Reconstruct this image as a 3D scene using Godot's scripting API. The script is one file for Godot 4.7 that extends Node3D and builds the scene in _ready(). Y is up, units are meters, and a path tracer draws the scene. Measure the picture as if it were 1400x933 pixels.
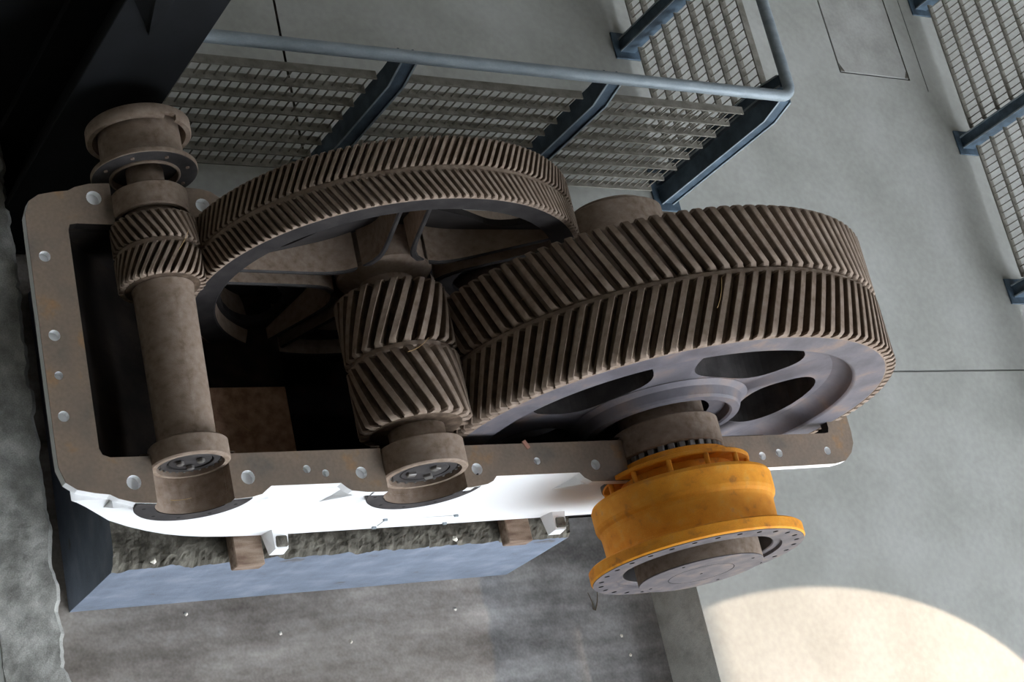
extends Node3D
# Old herringbone gearbox, opened at its split line, in an industrial hall seen from a gallery.
# Machine frame: pit floor y = 0, hall floor y = FY, split line of the gear housing y = AX.
const FY := 0.322
const K := 0.9463
const AX := 1.15
const X1 := 2.06
const X2 := 2.905
const X3 := 3.98

var rng := RandomNumberGenerator.new()
var M := {}
var names := {}

# ---------------------------------------------------------------- helpers: nodes
func nm(parent: Node, called: String) -> String:
	var key := str(parent.get_instance_id()) + called
	var n: int = names.get(key, 0)
	names[key] = n + 1
	return called if n == 0 else "%s_%03d" % [called, n]

func tag(o: Node, label: String, category: String, group := "") -> Node:
	o.set_meta("label", label)
	o.set_meta("category", category)
	if group != "": o.set_meta("group", group)
	return o

func thing(called: String, label: String, category: String, at := Vector3.ZERO, group := "") -> Node3D:
	var o := Node3D.new()
	o.name = nm(self, called)
	add_child(o, true)
	o.position = at
	tag(o, label, category, group)
	return o

func part(parent: Node, called: String, mesh: Mesh, mat: Material = null) -> MeshInstance3D:
	var o := MeshInstance3D.new()
	o.name = nm(parent, called)
	o.mesh = mesh
	if mat != null: o.material_override = mat
	parent.add_child(o, true)
	return o

func structure(called: String, mesh: Mesh, mat: Material, label: String, category: String) -> MeshInstance3D:
	var o := part(self, called, mesh, mat)
	o.set_meta("kind", "structure")
	tag(o, label, category)
	return o

# ---------------------------------------------------------------- helpers: meshes (corners given anticlockwise seen from outside)
func begin() -> SurfaceTool:
	var st := SurfaceTool.new()
	st.begin(Mesh.PRIMITIVE_TRIANGLES)
	st.set_smooth_group(-1)
	return st

func tri(st: SurfaceTool, a: Vector3, b: Vector3, c: Vector3) -> void:
	st.add_vertex(a); st.add_vertex(c); st.add_vertex(b)

func quad(st: SurfaceTool, a: Vector3, b: Vector3, c: Vector3, d: Vector3) -> void:
	tri(st, a, b, c); tri(st, a, c, d)

func done(st: SurfaceTool) -> ArrayMesh:
	st.generate_normals()
	return st.commit()

func hexa(st: SurfaceTool, p: Array) -> void:   # p[0..3] bottom anticlockwise seen from above, p[4..7] the same on top
	quad(st, p[4], p[5], p[6], p[7])
	quad(st, p[3], p[2], p[1], p[0])
	for i in 4:
		var j := (i + 1) % 4
		quad(st, p[i], p[j], p[j + 4], p[i + 4])

func box(st: SurfaceTool, lo: Vector3, hi: Vector3, c := 0.0) -> void:
	if c <= 0.0:
		hexa(st, [Vector3(lo.x, lo.y, hi.z), Vector3(hi.x, lo.y, hi.z), Vector3(hi.x, lo.y, lo.z), Vector3(lo.x, lo.y, lo.z),
			Vector3(lo.x, hi.y, hi.z), Vector3(hi.x, hi.y, hi.z), Vector3(hi.x, hi.y, lo.z), Vector3(lo.x, hi.y, lo.z)])
		return
	# chamfered: rings of an octagon-like loft
	var rings := []
	for r in [[lo.y, c], [lo.y + c, 0.0], [hi.y - c, 0.0], [hi.y, c]]:
		var e: float = r[1]
		var y: float = r[0]
		rings.append([Vector3(lo.x + c + e, y, hi.z - e), Vector3(hi.x - c - e, y, hi.z - e), Vector3(hi.x - e, y, hi.z - c - e), Vector3(hi.x - e, y, lo.z + c + e),
			Vector3(hi.x - c - e, y, lo.z + e), Vector3(lo.x + c + e, y, lo.z + e), Vector3(lo.x + e, y, lo.z + c + e), Vector3(lo.x + e, y, hi.z - c - e)])
	for k in 3:
		for i in 8:
			var j := (i + 1) % 8
			quad(st, rings[k][i], rings[k][j], rings[k + 1][j], rings[k + 1][i])
	for i in range(1, 7):
		tri(st, rings[3][0], rings[3][i], rings[3][i + 1])
		tri(st, rings[0][0], rings[0][i + 1], rings[0][i])

func box_mesh(lo: Vector3, hi: Vector3, c := 0.0) -> ArrayMesh:
	var st := begin()
	box(st, lo, hi, c)
	return done(st)

func polar(r: float, a: float, z: float) -> Vector3:   # a in degrees from the top, towards +x
	return Vector3(r * sin(deg_to_rad(a)), r * cos(deg_to_rad(a)), z)

# turned about the z axis; profile of (r, z) runs so that the outside lies to the left when z grows upwards with r to the right
func lathe(st: SurfaceTool, prof: Array, n := 64, a0 := 0.0, a1 := 360.0, soft := false) -> void:
	for k in prof.size() - 1:
		var p: Vector2 = prof[k]
		var q: Vector2 = prof[k + 1]
		st.set_smooth_group(1 if soft else k + 1)
		for i in n:
			var a := lerpf(a0, a1, float(i) / n)
			var b := lerpf(a0, a1, float(i + 1) / n)
			var A := polar(p.x, a, p.y)
			var B := polar(p.x, b, p.y)
			var Cc := polar(q.x, b, q.y)
			var D := polar(q.x, a, q.y)
			if p.x > 1e-6: tri(st, A, Cc, B)
			if q.x > 1e-6: tri(st, A, D, Cc)
	st.set_smooth_group(-1)

func lathe_mesh(prof: Array, n := 64, a0 := 0.0, a1 := 360.0, soft := false) -> ArrayMesh:
	var st := begin()
	lathe(st, prof, n, a0, a1, soft)
	return done(st)

# a closed ring or a solid disc with small chamfers, from z0 (rear) to z1 (front)
func ring(ri: float, ro: float, z0: float, z1: float, n := 64, c := 0.004) -> ArrayMesh:
	var p := []
	if ri > 0.0: p = [Vector2(ri, z1), Vector2(ri, z0), Vector2(ro - c, z0), Vector2(ro, z0 + c), Vector2(ro, z1 - c), Vector2(ro - c, z1), Vector2(ri, z1)]
	else: p = [Vector2(0, z0), Vector2(ro - c, z0), Vector2(ro, z0 + c), Vector2(ro, z1 - c), Vector2(ro - c, z1), Vector2(0, z1)]
	return lathe_mesh(p, n)

func tube(st: SurfaceTool, pts: Array, r: float, n := 10, r_end := -1.0) -> void:
	var rings := []
	var up := Vector3(0.21, 0.9, 0.37).normalized()
	for i in pts.size():
		var d: Vector3
		if i == 0: d = pts[1] - pts[0]
		elif i == pts.size() - 1: d = pts[i] - pts[i - 1]
		else: d = (pts[i] - pts[i - 1]).normalized() + (pts[i + 1] - pts[i]).normalized()
		d = d.normalized()
		if absf(d.dot(up)) > 0.98: up = Vector3(0.9, 0.1, 0.3).normalized()
		var u := (up - d * up.dot(d)).normalized()
		var v := d.cross(u)
		up = u
		var rr := r if r_end < 0.0 else lerpf(r, r_end, float(i) / (pts.size() - 1))
		var row := []
		for k in n:
			var a := TAU * k / n
			row.append(pts[i] + (u * cos(a) + v * sin(a)) * rr)
		rings.append(row)
	st.set_smooth_group(1)
	for i in rings.size() - 1:
		for k in n:
			var j := (k + 1) % n
			quad(st, rings[i][k], rings[i][j], rings[i + 1][j], rings[i + 1][k])
	st.set_smooth_group(-1)
	var last: int = rings.size() - 1
	for k in range(1, n - 1):
		tri(st, rings[0][0], rings[0][k + 1], rings[0][k])
		tri(st, rings[last][0], rings[last][k], rings[last][k + 1])

func tube_mesh(pts: Array, r: float, n := 10, r_end := -1.0) -> ArrayMesh:
	var st := begin()
	tube(st, pts, r, n, r_end)
	return done(st)

# a polygon extruded; plane "xy" runs from z = lo to hi, plane "xz" (points are x, z) runs from y = lo to hi
func prism(poly: PackedVector2Array, lo: float, hi: float, plane := "xy") -> ArrayMesh:
	var st := begin()
	var p := poly.duplicate()
	if Geometry2D.is_polygon_clockwise(p): p.reverse()
	# Godot calls a polygon clockwise for y pointing down, so p now runs clockwise with y pointing up
	p.reverse()
	var area := 0.0
	for i in p.size(): area += p[i].cross(p[(i + 1) % p.size()])
	if area < 0.0: p.reverse()
	var idx := Geometry2D.triangulate_polygon(p)
	var at := func(q: Vector2, h: float) -> Vector3: return Vector3(q.x, q.y, h) if plane == "xy" else Vector3(q.x, h, -q.y)
	for t in range(0, idx.size(), 3):
		var a := p[idx[t]]
		var b := p[idx[t + 1]]
		var c := p[idx[t + 2]]
		if (b - a).cross(c - a) < 0.0:
			var s := b; b = c; c = s
		tri(st, at.call(a, hi), at.call(b, hi), at.call(c, hi))
		tri(st, at.call(a, lo), at.call(c, lo), at.call(b, lo))
	for i in p.size():
		var a := p[i]
		var b := p[(i + 1) % p.size()]
		quad(st, at.call(a, lo), at.call(b, lo), at.call(b, hi), at.call(a, hi))
	return done(st)

func prism_xz(pts: Array, lo: float, hi: float) -> ArrayMesh:
	var q := PackedVector2Array()
	for v in pts: q.append(Vector2(v[0], -v[1]))
	return prism(q, lo, hi, "xz")

# booleans: base mesh minus cutters (each [mesh, material]); comes back as one mesh with the materials of its surfaces
func carve(base: Mesh, mat: Material, cutters: Array) -> Mesh:
	var comb := CSGCombiner3D.new()
	add_child(comb)
	var b := CSGMesh3D.new()
	b.mesh = base; b.material = mat
	comb.add_child(b)
	for c in cutters:
		var s := CSGMesh3D.new()
		s.mesh = c[0]; s.material = c[1]
		s.operation = CSGShape3D.OPERATION_SUBTRACTION
		comb.add_child(s)
	await get_tree().process_frame
	var m := comb.bake_static_mesh()
	remove_child(comb)
	comb.free()
	return m

func cyl(at: Vector3, r: float, lo: float, hi: float, axis := "y", n := 20) -> ArrayMesh:
	var q := PackedVector2Array()
	for i in n:
		var a := TAU * i / n
		if axis == "y": q.append(Vector2(at.x + r * cos(a), -at.z + r * sin(a)))
		else: q.append(Vector2(at.x + r * cos(a), at.y + r * sin(a)))
	return prism(q, lo, hi, "xz" if axis == "y" else "xy")

# ---------------------------------------------------------------- helpers: materials
func noise_img(seed_: int, freq: float, oct := 5, size := 512, kind := FastNoiseLite.TYPE_SIMPLEX_SMOOTH) -> Image:
	var f := FastNoiseLite.new()
	f.seed = seed_; f.noise_type = kind; f.frequency = freq
	f.fractal_octaves = oct; f.fractal_gain = 0.55
	var im := f.get_seamless_image(size, size)
	im.convert(Image.FORMAT_L8)
	return im

func ramp_tex(im: Image, fine: Image, amount: float, stops: Array, cols: Array) -> ImageTexture:
	var g := Gradient.new()
	g.offsets = PackedFloat32Array(stops)
	g.colors = PackedColorArray(cols)
	var lut := []
	for i in 256: lut.append(g.sample(i / 255.0))
	var a := im.get_data()
	var b := fine.get_data()
	var n := im.get_width() * im.get_height()
	var out := PackedByteArray()
	out.resize(n * 3)
	for i in n:
		var c: Color = lut[a[i]]
		var s: float = 1.0 + (b[i] / 255.0 - 0.5) * amount
		out[i * 3] = clampi(int(c.r * s * 255.0), 0, 255)
		out[i * 3 + 1] = clampi(int(c.g * s * 255.0), 0, 255)
		out[i * 3 + 2] = clampi(int(c.b * s * 255.0), 0, 255)
	return ImageTexture.create_from_image(Image.create_from_data(im.get_width(), im.get_height(), false, Image.FORMAT_RGB8, out))

func c8(r: int, g: int, b: int) -> Color: return Color(r / 255.0, g / 255.0, b / 255.0)

func surf(tex: Texture2D, per_m: Vector3, rough: float, bump: Texture2D = null, bump_cm := 0.2, metal := 0.0) -> StandardMaterial3D:
	var m := StandardMaterial3D.new()
	m.albedo_texture = tex
	m.uv1_triplanar = true
	m.uv1_world_triplanar = true
	m.uv1_scale = per_m
	m.roughness = rough
	m.metallic = metal
	m.metallic_specular = 0.35
	if bump != null:
		m.heightmap_enabled = true
		m.heightmap_texture = bump
		m.heightmap_scale = bump_cm
	return m

func make_materials() -> void:
	var coarse := noise_img(3, 0.008, 6)
	var coarse2 := noise_img(11, 0.012, 6)
	var blot := noise_img(29, 0.02, 4)
	var fine := noise_img(5, 0.12, 4)
	var grit := noise_img(7, 0.3, 3)
	var flat := Image.create(512, 512, false, Image.FORMAT_L8)
	flat.fill(Color(0.5, 0.5, 0.5))
	var bump_fine := ImageTexture.create_from_image(fine)
	var bump_coarse := ImageTexture.create_from_image(noise_img(17, 0.03, 6))
	M.floor = surf(ramp_tex(coarse, fine, 0.08, [0.1, 0.5, 0.9], [c8(150, 150, 144), c8(160, 160, 154), c8(168, 168, 163)]), Vector3.ONE * 0.35, 0.6)
	M.hatch = surf(ramp_tex(coarse2, fine, 0.08, [0.1, 0.5, 0.9], [c8(144, 143, 138), c8(158, 157, 152), c8(167, 166, 162)]), Vector3.ONE * 0.6, 0.6)
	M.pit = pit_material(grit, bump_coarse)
	M.pit_wall = surf(ramp_tex(coarse, grit, 0.22, [0.2, 0.5, 0.8], [c8(190, 190, 183), c8(212, 212, 205), c8(224, 224, 217)]), Vector3.ONE * 1.2, 0.9, bump_coarse, 0.3)
	M.ledge = surf(ramp_tex(coarse2, grit, 0.30, [0.15, 0.45, 0.6, 0.85], [c8(132, 131, 126), c8(160, 159, 153), c8(172, 171, 165), c8(194, 193, 187)]), Vector3.ONE * 1.0, 0.9, bump_coarse, 0.35)
	M.rough = surf(ramp_tex(coarse2, grit, 0.35, [0.2, 0.5, 0.8], [c8(62, 59, 52), c8(88, 84, 76), c8(118, 114, 104)]), Vector3.ONE * 2.0, 0.95, bump_coarse, 0.4)
	M.blue = surf(ramp_tex(coarse, grit, 0.16, [0.06, 0.2, 0.55, 0.9], [c8(98, 94, 92), c8(112, 120, 133), c8(120, 129, 144), c8(136, 143, 156)]), Vector3(0.9, 1.5, 1.0), 0.7, bump_coarse, 0.10)
	M.white = plain(c8(248, 248, 248), 0.6)
	M.rust = surf(ramp_tex(coarse2, grit, 0.24, [0.1, 0.35, 0.6, 0.9], [c8(120, 102, 86), c8(138, 120, 105), c8(146, 129, 115), c8(158, 142, 128)]), Vector3.ONE * 3.5, 0.8, bump_fine, 0.03)
	M.grease = surf(ramp_tex(coarse2, fine, 0.2, [0.2, 0.5, 0.8], [c8(70, 57, 47), c8(88, 73, 60), c8(106, 90, 76)]), Vector3.ONE * 3.0, 0.7)
	M.face = surf(ramp_tex(coarse, fine, 0.12, [0.1, 0.3, 0.5, 0.75, 0.92], [c8(158, 122, 88), c8(138, 121, 105), c8(134, 118, 104), c8(126, 113, 101), c8(112, 104, 96)]), Vector3.ONE * 0.9, 0.65)
	M.grey = surf(ramp_tex(coarse, fine, 0.08, [0.2, 0.45, 0.62, 0.85], [c8(92, 89, 94), c8(104, 101, 107), c8(112, 107, 111), c8(134, 117, 109)]), Vector3.ONE * 1.0, 0.5, null, 0.2, 0.1)
	M.dark = surf(ramp_tex(coarse, fine, 0.12, [0.15, 0.5, 0.85], [c8(54, 51, 51), c8(64, 61, 61), c8(76, 72, 71)]), Vector3.ONE * 2.0, 0.6)
	M.dark_steel = surf(ramp_tex(coarse, fine, 0.12, [0.15, 0.5, 0.85], [c8(40, 37, 37), c8(48, 45, 45), c8(58, 54, 53)]), Vector3.ONE * 2.0, 0.65)  # darker steel for the upright faces of the spoked gear
	M.machined = surf(ramp_tex(coarse, fine, 0.10, [0.2, 0.5, 0.85], [c8(88, 83, 85), c8(100, 95, 97), c8(122, 110, 104)]), Vector3.ONE * 2.0, 0.55, null, 0.2, 0.1)
	M.joint = plain(c8(120, 120, 116), 0.9)
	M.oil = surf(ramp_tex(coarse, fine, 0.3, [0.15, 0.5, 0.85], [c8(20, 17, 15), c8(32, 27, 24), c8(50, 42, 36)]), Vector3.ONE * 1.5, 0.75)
	M.tray = surf(ramp_tex(coarse2, grit, 0.25, [0.2, 0.5, 0.8], [c8(140, 108, 88), c8(164, 130, 108), c8(180, 148, 124)]), Vector3.ONE * 2.5, 0.9)
	M.yellow = surf(ramp_tex(coarse2, grit, 0.18, [0.1, 0.3, 0.6, 0.8, 0.95], [c8(186, 118, 52), c8(228, 148, 42), c8(236, 158, 48), c8(236, 166, 68), c8(214, 152, 90)]), Vector3.ONE * 1.8, 0.7)
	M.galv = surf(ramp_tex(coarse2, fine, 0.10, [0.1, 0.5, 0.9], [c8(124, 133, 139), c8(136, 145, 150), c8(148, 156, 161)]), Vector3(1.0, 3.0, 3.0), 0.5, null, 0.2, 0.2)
	M.grating = surf(ramp_tex(coarse2, fine, 0.12, [0.2, 0.5, 0.8], [c8(106, 102, 93), c8(120, 116, 107), c8(132, 128, 119)]), Vector3.ONE * 2.0, 0.65)
	M.post = surf(ramp_tex(coarse, fine, 0.1, [0.2, 0.8], [c8(56, 68, 78), c8(76, 92, 106)]), Vector3.ONE * 2.0, 0.5)
	M.column = surf(ramp_tex(coarse, fine, 0.15, [0.2, 0.8], [c8(10, 12, 14), c8(16, 18, 21)]), Vector3.ONE * 1.0, 0.75)
	M.wood = surf(ramp_tex(coarse2, grit, 0.25, [0.2, 0.5, 0.8], [c8(112, 92, 78), c8(136, 116, 100), c8(152, 134, 118)]), Vector3(0.8, 4.0, 4.0), 0.8)
	M.hall = surf(ramp_tex(coarse, fine, 0.06, [0.2, 0.8], [c8(170, 166, 158), c8(186, 182, 174)]), Vector3.ONE * 0.3, 0.9)
	M.straw = plain(c8(182, 150, 104), 0.8)
	M.twig = plain(c8(84, 74, 58), 0.9)
	M.chip = plain(c8(226, 220, 206), 0.8)
	M.pink = plain(c8(176, 128, 112), 0.8)
	M.black = plain(c8(14, 13, 13), 0.8)
	M.roller = plain(c8(120, 116, 112), 0.45, 0.4)
	M.holewhite = plain(c8(244, 244, 244), 0.7)

# pit floor: trowelled bands along x, browner on the left of a wavy line, greyer and darker on the right; one tile covers 3 m
func pit_material(grit: Image, bump: Texture2D) -> StandardMaterial3D:
	var n := 640
	var f := FastNoiseLite.new()
	f.seed = 21; f.fractal_octaves = 5; f.frequency = 1.0; f.fractal_gain = 0.6
	var h := FastNoiseLite.new()
	h.seed = 33; h.fractal_octaves = 4; h.frequency = 1.0
	var out := PackedByteArray()
	out.resize(n * n * 3)
	var g := grit.get_data()
	for y in n:
		for x in n:
			var u := 3.0 * x / n
			var v := 3.0 * y / n
			var band := f.get_noise_2d(u * 0.55, v * 3.4)
			var mott := h.get_noise_2d(u * 3.0, v * 4.0)
			var spot := h.get_noise_2d(u * 16.0 + 50.0, v * 22.0)
			var l := 0.545 + 0.20 * band + 0.09 * mott + 0.05 * spot + (g[(y % 512) * 512 + x % 512] / 255.0 - 0.5) * 0.10
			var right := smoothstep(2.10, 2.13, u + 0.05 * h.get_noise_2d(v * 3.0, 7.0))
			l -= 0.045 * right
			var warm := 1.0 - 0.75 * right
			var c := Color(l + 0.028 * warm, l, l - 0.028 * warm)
			var k := (y * n + x) * 3
			out[k] = clampi(int(c.r * 255.0), 0, 255)
			out[k + 1] = clampi(int(c.g * 255.0), 0, 255)
			out[k + 2] = clampi(int(c.b * 255.0), 0, 255)
	var tex := ImageTexture.create_from_image(Image.create_from_data(n, n, false, Image.FORMAT_RGB8, out))
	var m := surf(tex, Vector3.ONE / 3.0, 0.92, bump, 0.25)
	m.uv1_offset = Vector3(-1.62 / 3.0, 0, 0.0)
	return m

func plain(c: Color, rough: float, metal := 0.0) -> StandardMaterial3D:
	var m := StandardMaterial3D.new()
	m.albedo_color = c; m.roughness = rough; m.metallic = metal
	return m

# ---------------------------------------------------------------- the hall floor frame: the photograph's floor points, drawn in to the camera
func F(x: float, y: float, z: float) -> Vector3:
	return Vector3(x * K, 6.0 - (6.0 - y) * K, z * K)

# ---------------------------------------------------------------- gears
# one tooth of one helix half, its middle at the top where z = za; twist in degrees at zb
func tooth_mesh(rp: float, mod: float, za: float, zb: float, twist: float) -> ArrayMesh:
	var st := begin()        # greasy flanks
	var dusty := begin()     # dusty tips and ends
	var steps := 5
	var hw := [[-1.30, 1.13], [-1.0, 1.10], [0.0, 0.88], [0.75, 0.70], [1.0, 0.62]]   # height and half width, in modules
	var rows := []
	var len_ := absf(zb - za)
	for k in steps + 3:
		# extra rows at both ends for the chamfer of the tip
		var t := 0.0
		var cut := 0.0
		if k == 0: t = 0.0; cut = 0.75
		elif k == steps + 2: t = 1.0; cut = 0.75
		else:
			var e := mod * 0.55 / len_
			t = lerpf(e, 1.0 - e, float(k - 1) / steps)
		var ang := twist * t
		var z := lerpf(za, zb, t)
		var row := []
		var prof := []
		for p in hw: prof.append([p[0], -p[1]])
		var rev := hw.duplicate(); rev.reverse()
		for p in rev: prof.append([p[0], p[1]])
		for p in prof:
			var h: float = p[0]
			if h > 0.0: h -= cut * h
			row.append(polar(rp + h * mod, ang + rad_to_deg(p[1] * mod / rp), z))
		rows.append(row)
	var fwd := zb > za
	var n: int = rows[0].size()
	for k in rows.size() - 1:
		for i in n - 1:
			var sf: SurfaceTool = dusty if (i >= 3 and i <= 5) or k == 0 or k == rows.size() - 2 else st
			sf.set_smooth_group(i + 1)
			var a: Vector3 = rows[k][i]
			var b: Vector3 = rows[k][i + 1]
			var c: Vector3 = rows[k + 1][i + 1]
			var d: Vector3 = rows[k + 1][i]
			if fwd: quad(sf, a, d, c, b)
			else: quad(sf, a, b, c, d)
	dusty.set_smooth_group(-1)
	for i in range(0, n / 2 - 1):
		var r0: Array = rows[0]
		var r1: Array = rows[rows.size() - 1]
		if fwd:
			quad(dusty, r0[i], r0[i + 1], r0[n - 2 - i], r0[n - 1 - i])
			quad(dusty, r1[n - 1 - i], r1[n - 2 - i], r1[i + 1], r1[i])
		else:
			quad(dusty, r0[n - 1 - i], r0[n - 2 - i], r0[i + 1], r0[i])
			quad(dusty, r1[i], r1[i + 1], r1[n - 2 - i], r1[n - 1 - i])
	st.generate_normals()
	dusty.generate_normals()
	var m := st.commit()
	dusty.commit(m)
	m.surface_set_material(0, M.grease)
	m.surface_set_material(1, M.rust)
	return m

# herringbone teeth on a thing whose origin lies on the axis; zr rear end, zm0/zm1 groove, zf front end (local z); lean = sign of twist towards both ends
func herringbone(t: Node3D, count: int, rp: float, mod: float, zr: float, zm0: float, zm1: float, zf: float, helix: float, lean: float, phase: float, seen0: float, seen1: float) -> void:
	var tw_r := lean * rad_to_deg(tan(deg_to_rad(helix)) * (zm0 - zr) / rp)
	var tw_f := lean * rad_to_deg(tan(deg_to_rad(helix)) * (zf - zm1) / rp)
	var off := lean * rad_to_deg(tan(deg_to_rad(helix)) * (zm1 - zm0) * 0.5 / rp)
	var mesh_r := tooth_mesh(rp, mod, zm0, zr, tw_r)
	var mesh_f := tooth_mesh(rp, mod, zm1, zf, tw_f)
	var hidden := begin()
	var any := false
	for i in count:
		var a := wrapf(phase + 360.0 * i / count + off, -180.0, 180.0)
		for m in [mesh_r, mesh_f]:
			var mesh: ArrayMesh = m
			if a >= seen0 and a <= seen1:
				var o := part(t, "tooth", mesh)
				o.rotation.z = -deg_to_rad(a)
			else:
				for q in 2: hidden.append_from(mesh, q, Transform3D(Basis(Vector3(0, 0, 1), -deg_to_rad(a)), Vector3.ZERO))
				any = true
	if any:
		var h := part(t, "hidden_teeth", hidden.commit(), M.grease)
		h.set_meta("kind", "stuff")
	# narrow land between the two rows of teeth
	part(t, "centre_groove", ring(rp - 1.6 * mod, rp - 0.35 * mod, zm0 - 0.001, zm1 + 0.001, 128, 0.002), M.rust)

func gear_wheel_large() -> void:
	var t := thing("herringbone_gear", "largest herringbone gear, grey front face with oval openings, behind the yellow coupling", "gear wheel", Vector3(X3, AX, 0))
	var mod := 0.01614
	var rp := 0.8878
	var rr := rp - 1.25 * mod
	herringbone(t, 110, rp, mod, -2.238, -2.003, -1.987, -1.744, 23.5, -1.0, -13.1, -104, 106)
	part(t, "rim", lathe_mesh([Vector2(0.74, -2.232), Vector2(rr, -2.236), Vector2(rr, -1.746), Vector2(rr - 0.006, -1.745)], 160), M.rust)
	part(t, "rim_face", lathe_mesh([Vector2(rr - 0.006, -1.745), Vector2(0.750, -1.745), Vector2(0.744, -1.747), Vector2(0.738, -1.752)], 128), M.grey)
	part(t, "rim_inside", lathe_mesh([Vector2(0.738, -1.752), Vector2(0.733, -1.775), Vector2(0.718, -1.797), Vector2(0.695, -1.811), Vector2(0.67, -1.817)], 128, 0, 360, true), M.grey)
	part(t, "rim_rear", lathe_mesh([Vector2(0.70, -1.92), Vector2(0.73, -1.95), Vector2(0.74, -2.232)], 96), M.dark)
	# web with five oval openings
	var cut := []
	for k in 5:
		var a := 8.0 + 72.0 * k
		var q := PackedVector2Array()
		for i in 40:
			var th := TAU * i / 40
			var cs := cos(th)
			var sn := sin(th)
			# rounded kidney: super-ellipse in (angle, radius)
			var ex := signf(cs) * pow(absf(cs), 0.72)
			var ey := signf(sn) * pow(absf(sn), 0.72)
			var v := polar(0.497 + 0.15 * ey, a + 26.5 * ex, 0)
			q.append(Vector2(v.x, v.y))
		cut.append([prism(q, -2.2, -1.7), M.dark])
	var web := await carve(lathe_mesh([Vector2(0.28, -1.808), Vector2(0.28, -1.925), Vector2(0.735, -1.925), Vector2(0.735, -1.815), Vector2(0.67, -1.815), Vector2(0.28, -1.808)], 128), M.grey, cut)
	part(t, "web", web)
	part(t, "hub", lathe_mesh([Vector2(0.19, -2.22), Vector2(0.29, -2.22), Vector2(0.30, -1.92), Vector2(0.34, -1.91)], 96), M.grey)
	part(t, "hub_ring", lathe_mesh([Vector2(0.345, -1.807), Vector2(0.318, -1.792), Vector2(0.306, -1.762), Vector2(0.300, -1.752), Vector2(0.27, -1.75), Vector2(0.262, -1.756), Vector2(0.256, -1.785), Vector2(0.19, -1.787)], 96), M.grey)

func gear_wheel_small() -> void:
	var t := thing("herringbone_gear", "spoked herringbone gear with finer teeth, beside the long slender pinion shaft", "gear wheel", Vector3(X2, AX, 0))
	var mod := 0.0088
	var rp := 0.7086
	var rr := rp - 1.25 * mod
	herringbone(t, 161, rp, mod, -2.532, -2.426, -2.410, -2.308, 29.0, 1.0, -25.0, -104, 104)
	part(t, "rim", lathe_mesh([Vector2(0.612, -2.528), Vector2(rr, -2.530), Vector2(rr, -2.310), Vector2(rr - 0.004, -2.309)], 160), M.rust)
	part(t, "rim_face", lathe_mesh([Vector2(rr - 0.004, -2.309), Vector2(0.618, -2.309), Vector2(0.612, -2.314)], 128), M.dark_steel)
	part(t, "rim_inside", lathe_mesh([Vector2(0.612, -2.314), Vector2(0.604, -2.36), Vector2(0.600, -2.42), Vector2(0.604, -2.48), Vector2(0.612, -2.528)], 128, 0, 360, true), M.rust)
	part(t, "hub", lathe_mesh([Vector2(0.10, -2.54), Vector2(0.165, -2.54), Vector2(0.175, -2.52), Vector2(0.175, -2.36), Vector2(0.168, -2.35), Vector2(0.10, -2.325)], 64), M.rust)
	# dished web behind the ribs, with five openings near the rim
	var cut := []
	for k in 5:
		var a := 19.5 + 72.0 * k
		var q := PackedVector2Array()
		for i in 36:
			var th := TAU * i / 36
			var v := polar(0.49 + 0.098 * signf(sin(th)) * pow(absf(sin(th)), 0.7), a + 25.0 * signf(cos(th)) * pow(absf(cos(th)), 0.7), 0)
			q.append(Vector2(v.x, v.y))
		cut.append([prism(q, -2.7, -2.2), M.dark_steel])
	part(t, "web", await carve(lathe_mesh([Vector2(0.18, -2.475), Vector2(0.18, -2.50), Vector2(0.606, -2.395), Vector2(0.606, -2.368), Vector2(0.18, -2.475)], 96), M.dark_steel, cut))
	for k in 5:
		var a := -16.5 + 72.0 * k
		var o := Node3D.new()
		o.name = nm(t, "spoke"); t.add_child(o, true)
		o.rotation.z = -deg_to_rad(a)
		for s in [-1.0, 1.0]:
			var st := begin()
			var edge := begin()
			# rib standing on the web: deep at the hub, shallow at the rim, flared into the hub
			var prev := []
			for i in 13:
				var f := i / 12.0
				var u := lerpf(0.17, 0.606, f)
				var tx: float = s * (0.050 + 0.045 * pow(1.0 - f, 10.0))
				var th := 0.009 + 0.008 * pow(1.0 - f, 6.0)
				var zf := -2.328
				var zb := lerpf(-2.485, -2.372, f)
				var row := [Vector3(tx - th, u, zf - 0.005), Vector3(tx - th + 0.005, u, zf), Vector3(tx + th - 0.005, u, zf), Vector3(tx + th, u, zf - 0.005), Vector3(tx + th, u, zb), Vector3(tx - th, u, zb)]
				if i > 0:
					for q in 6:
						var sf: SurfaceTool = edge if q < 3 else st
						sf.set_smooth_group(q + 1)
						var w := (q + 1) % 6
						quad(sf, prev[q], prev[w], row[w], row[q])
				prev = row
			st.generate_normals()
			edge.generate_normals()
			var rib := st.commit()
			edge.commit(rib)
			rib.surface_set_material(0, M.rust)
			rib.surface_set_material(1, M.dark_steel)
			part(o, "rib", rib)

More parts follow.
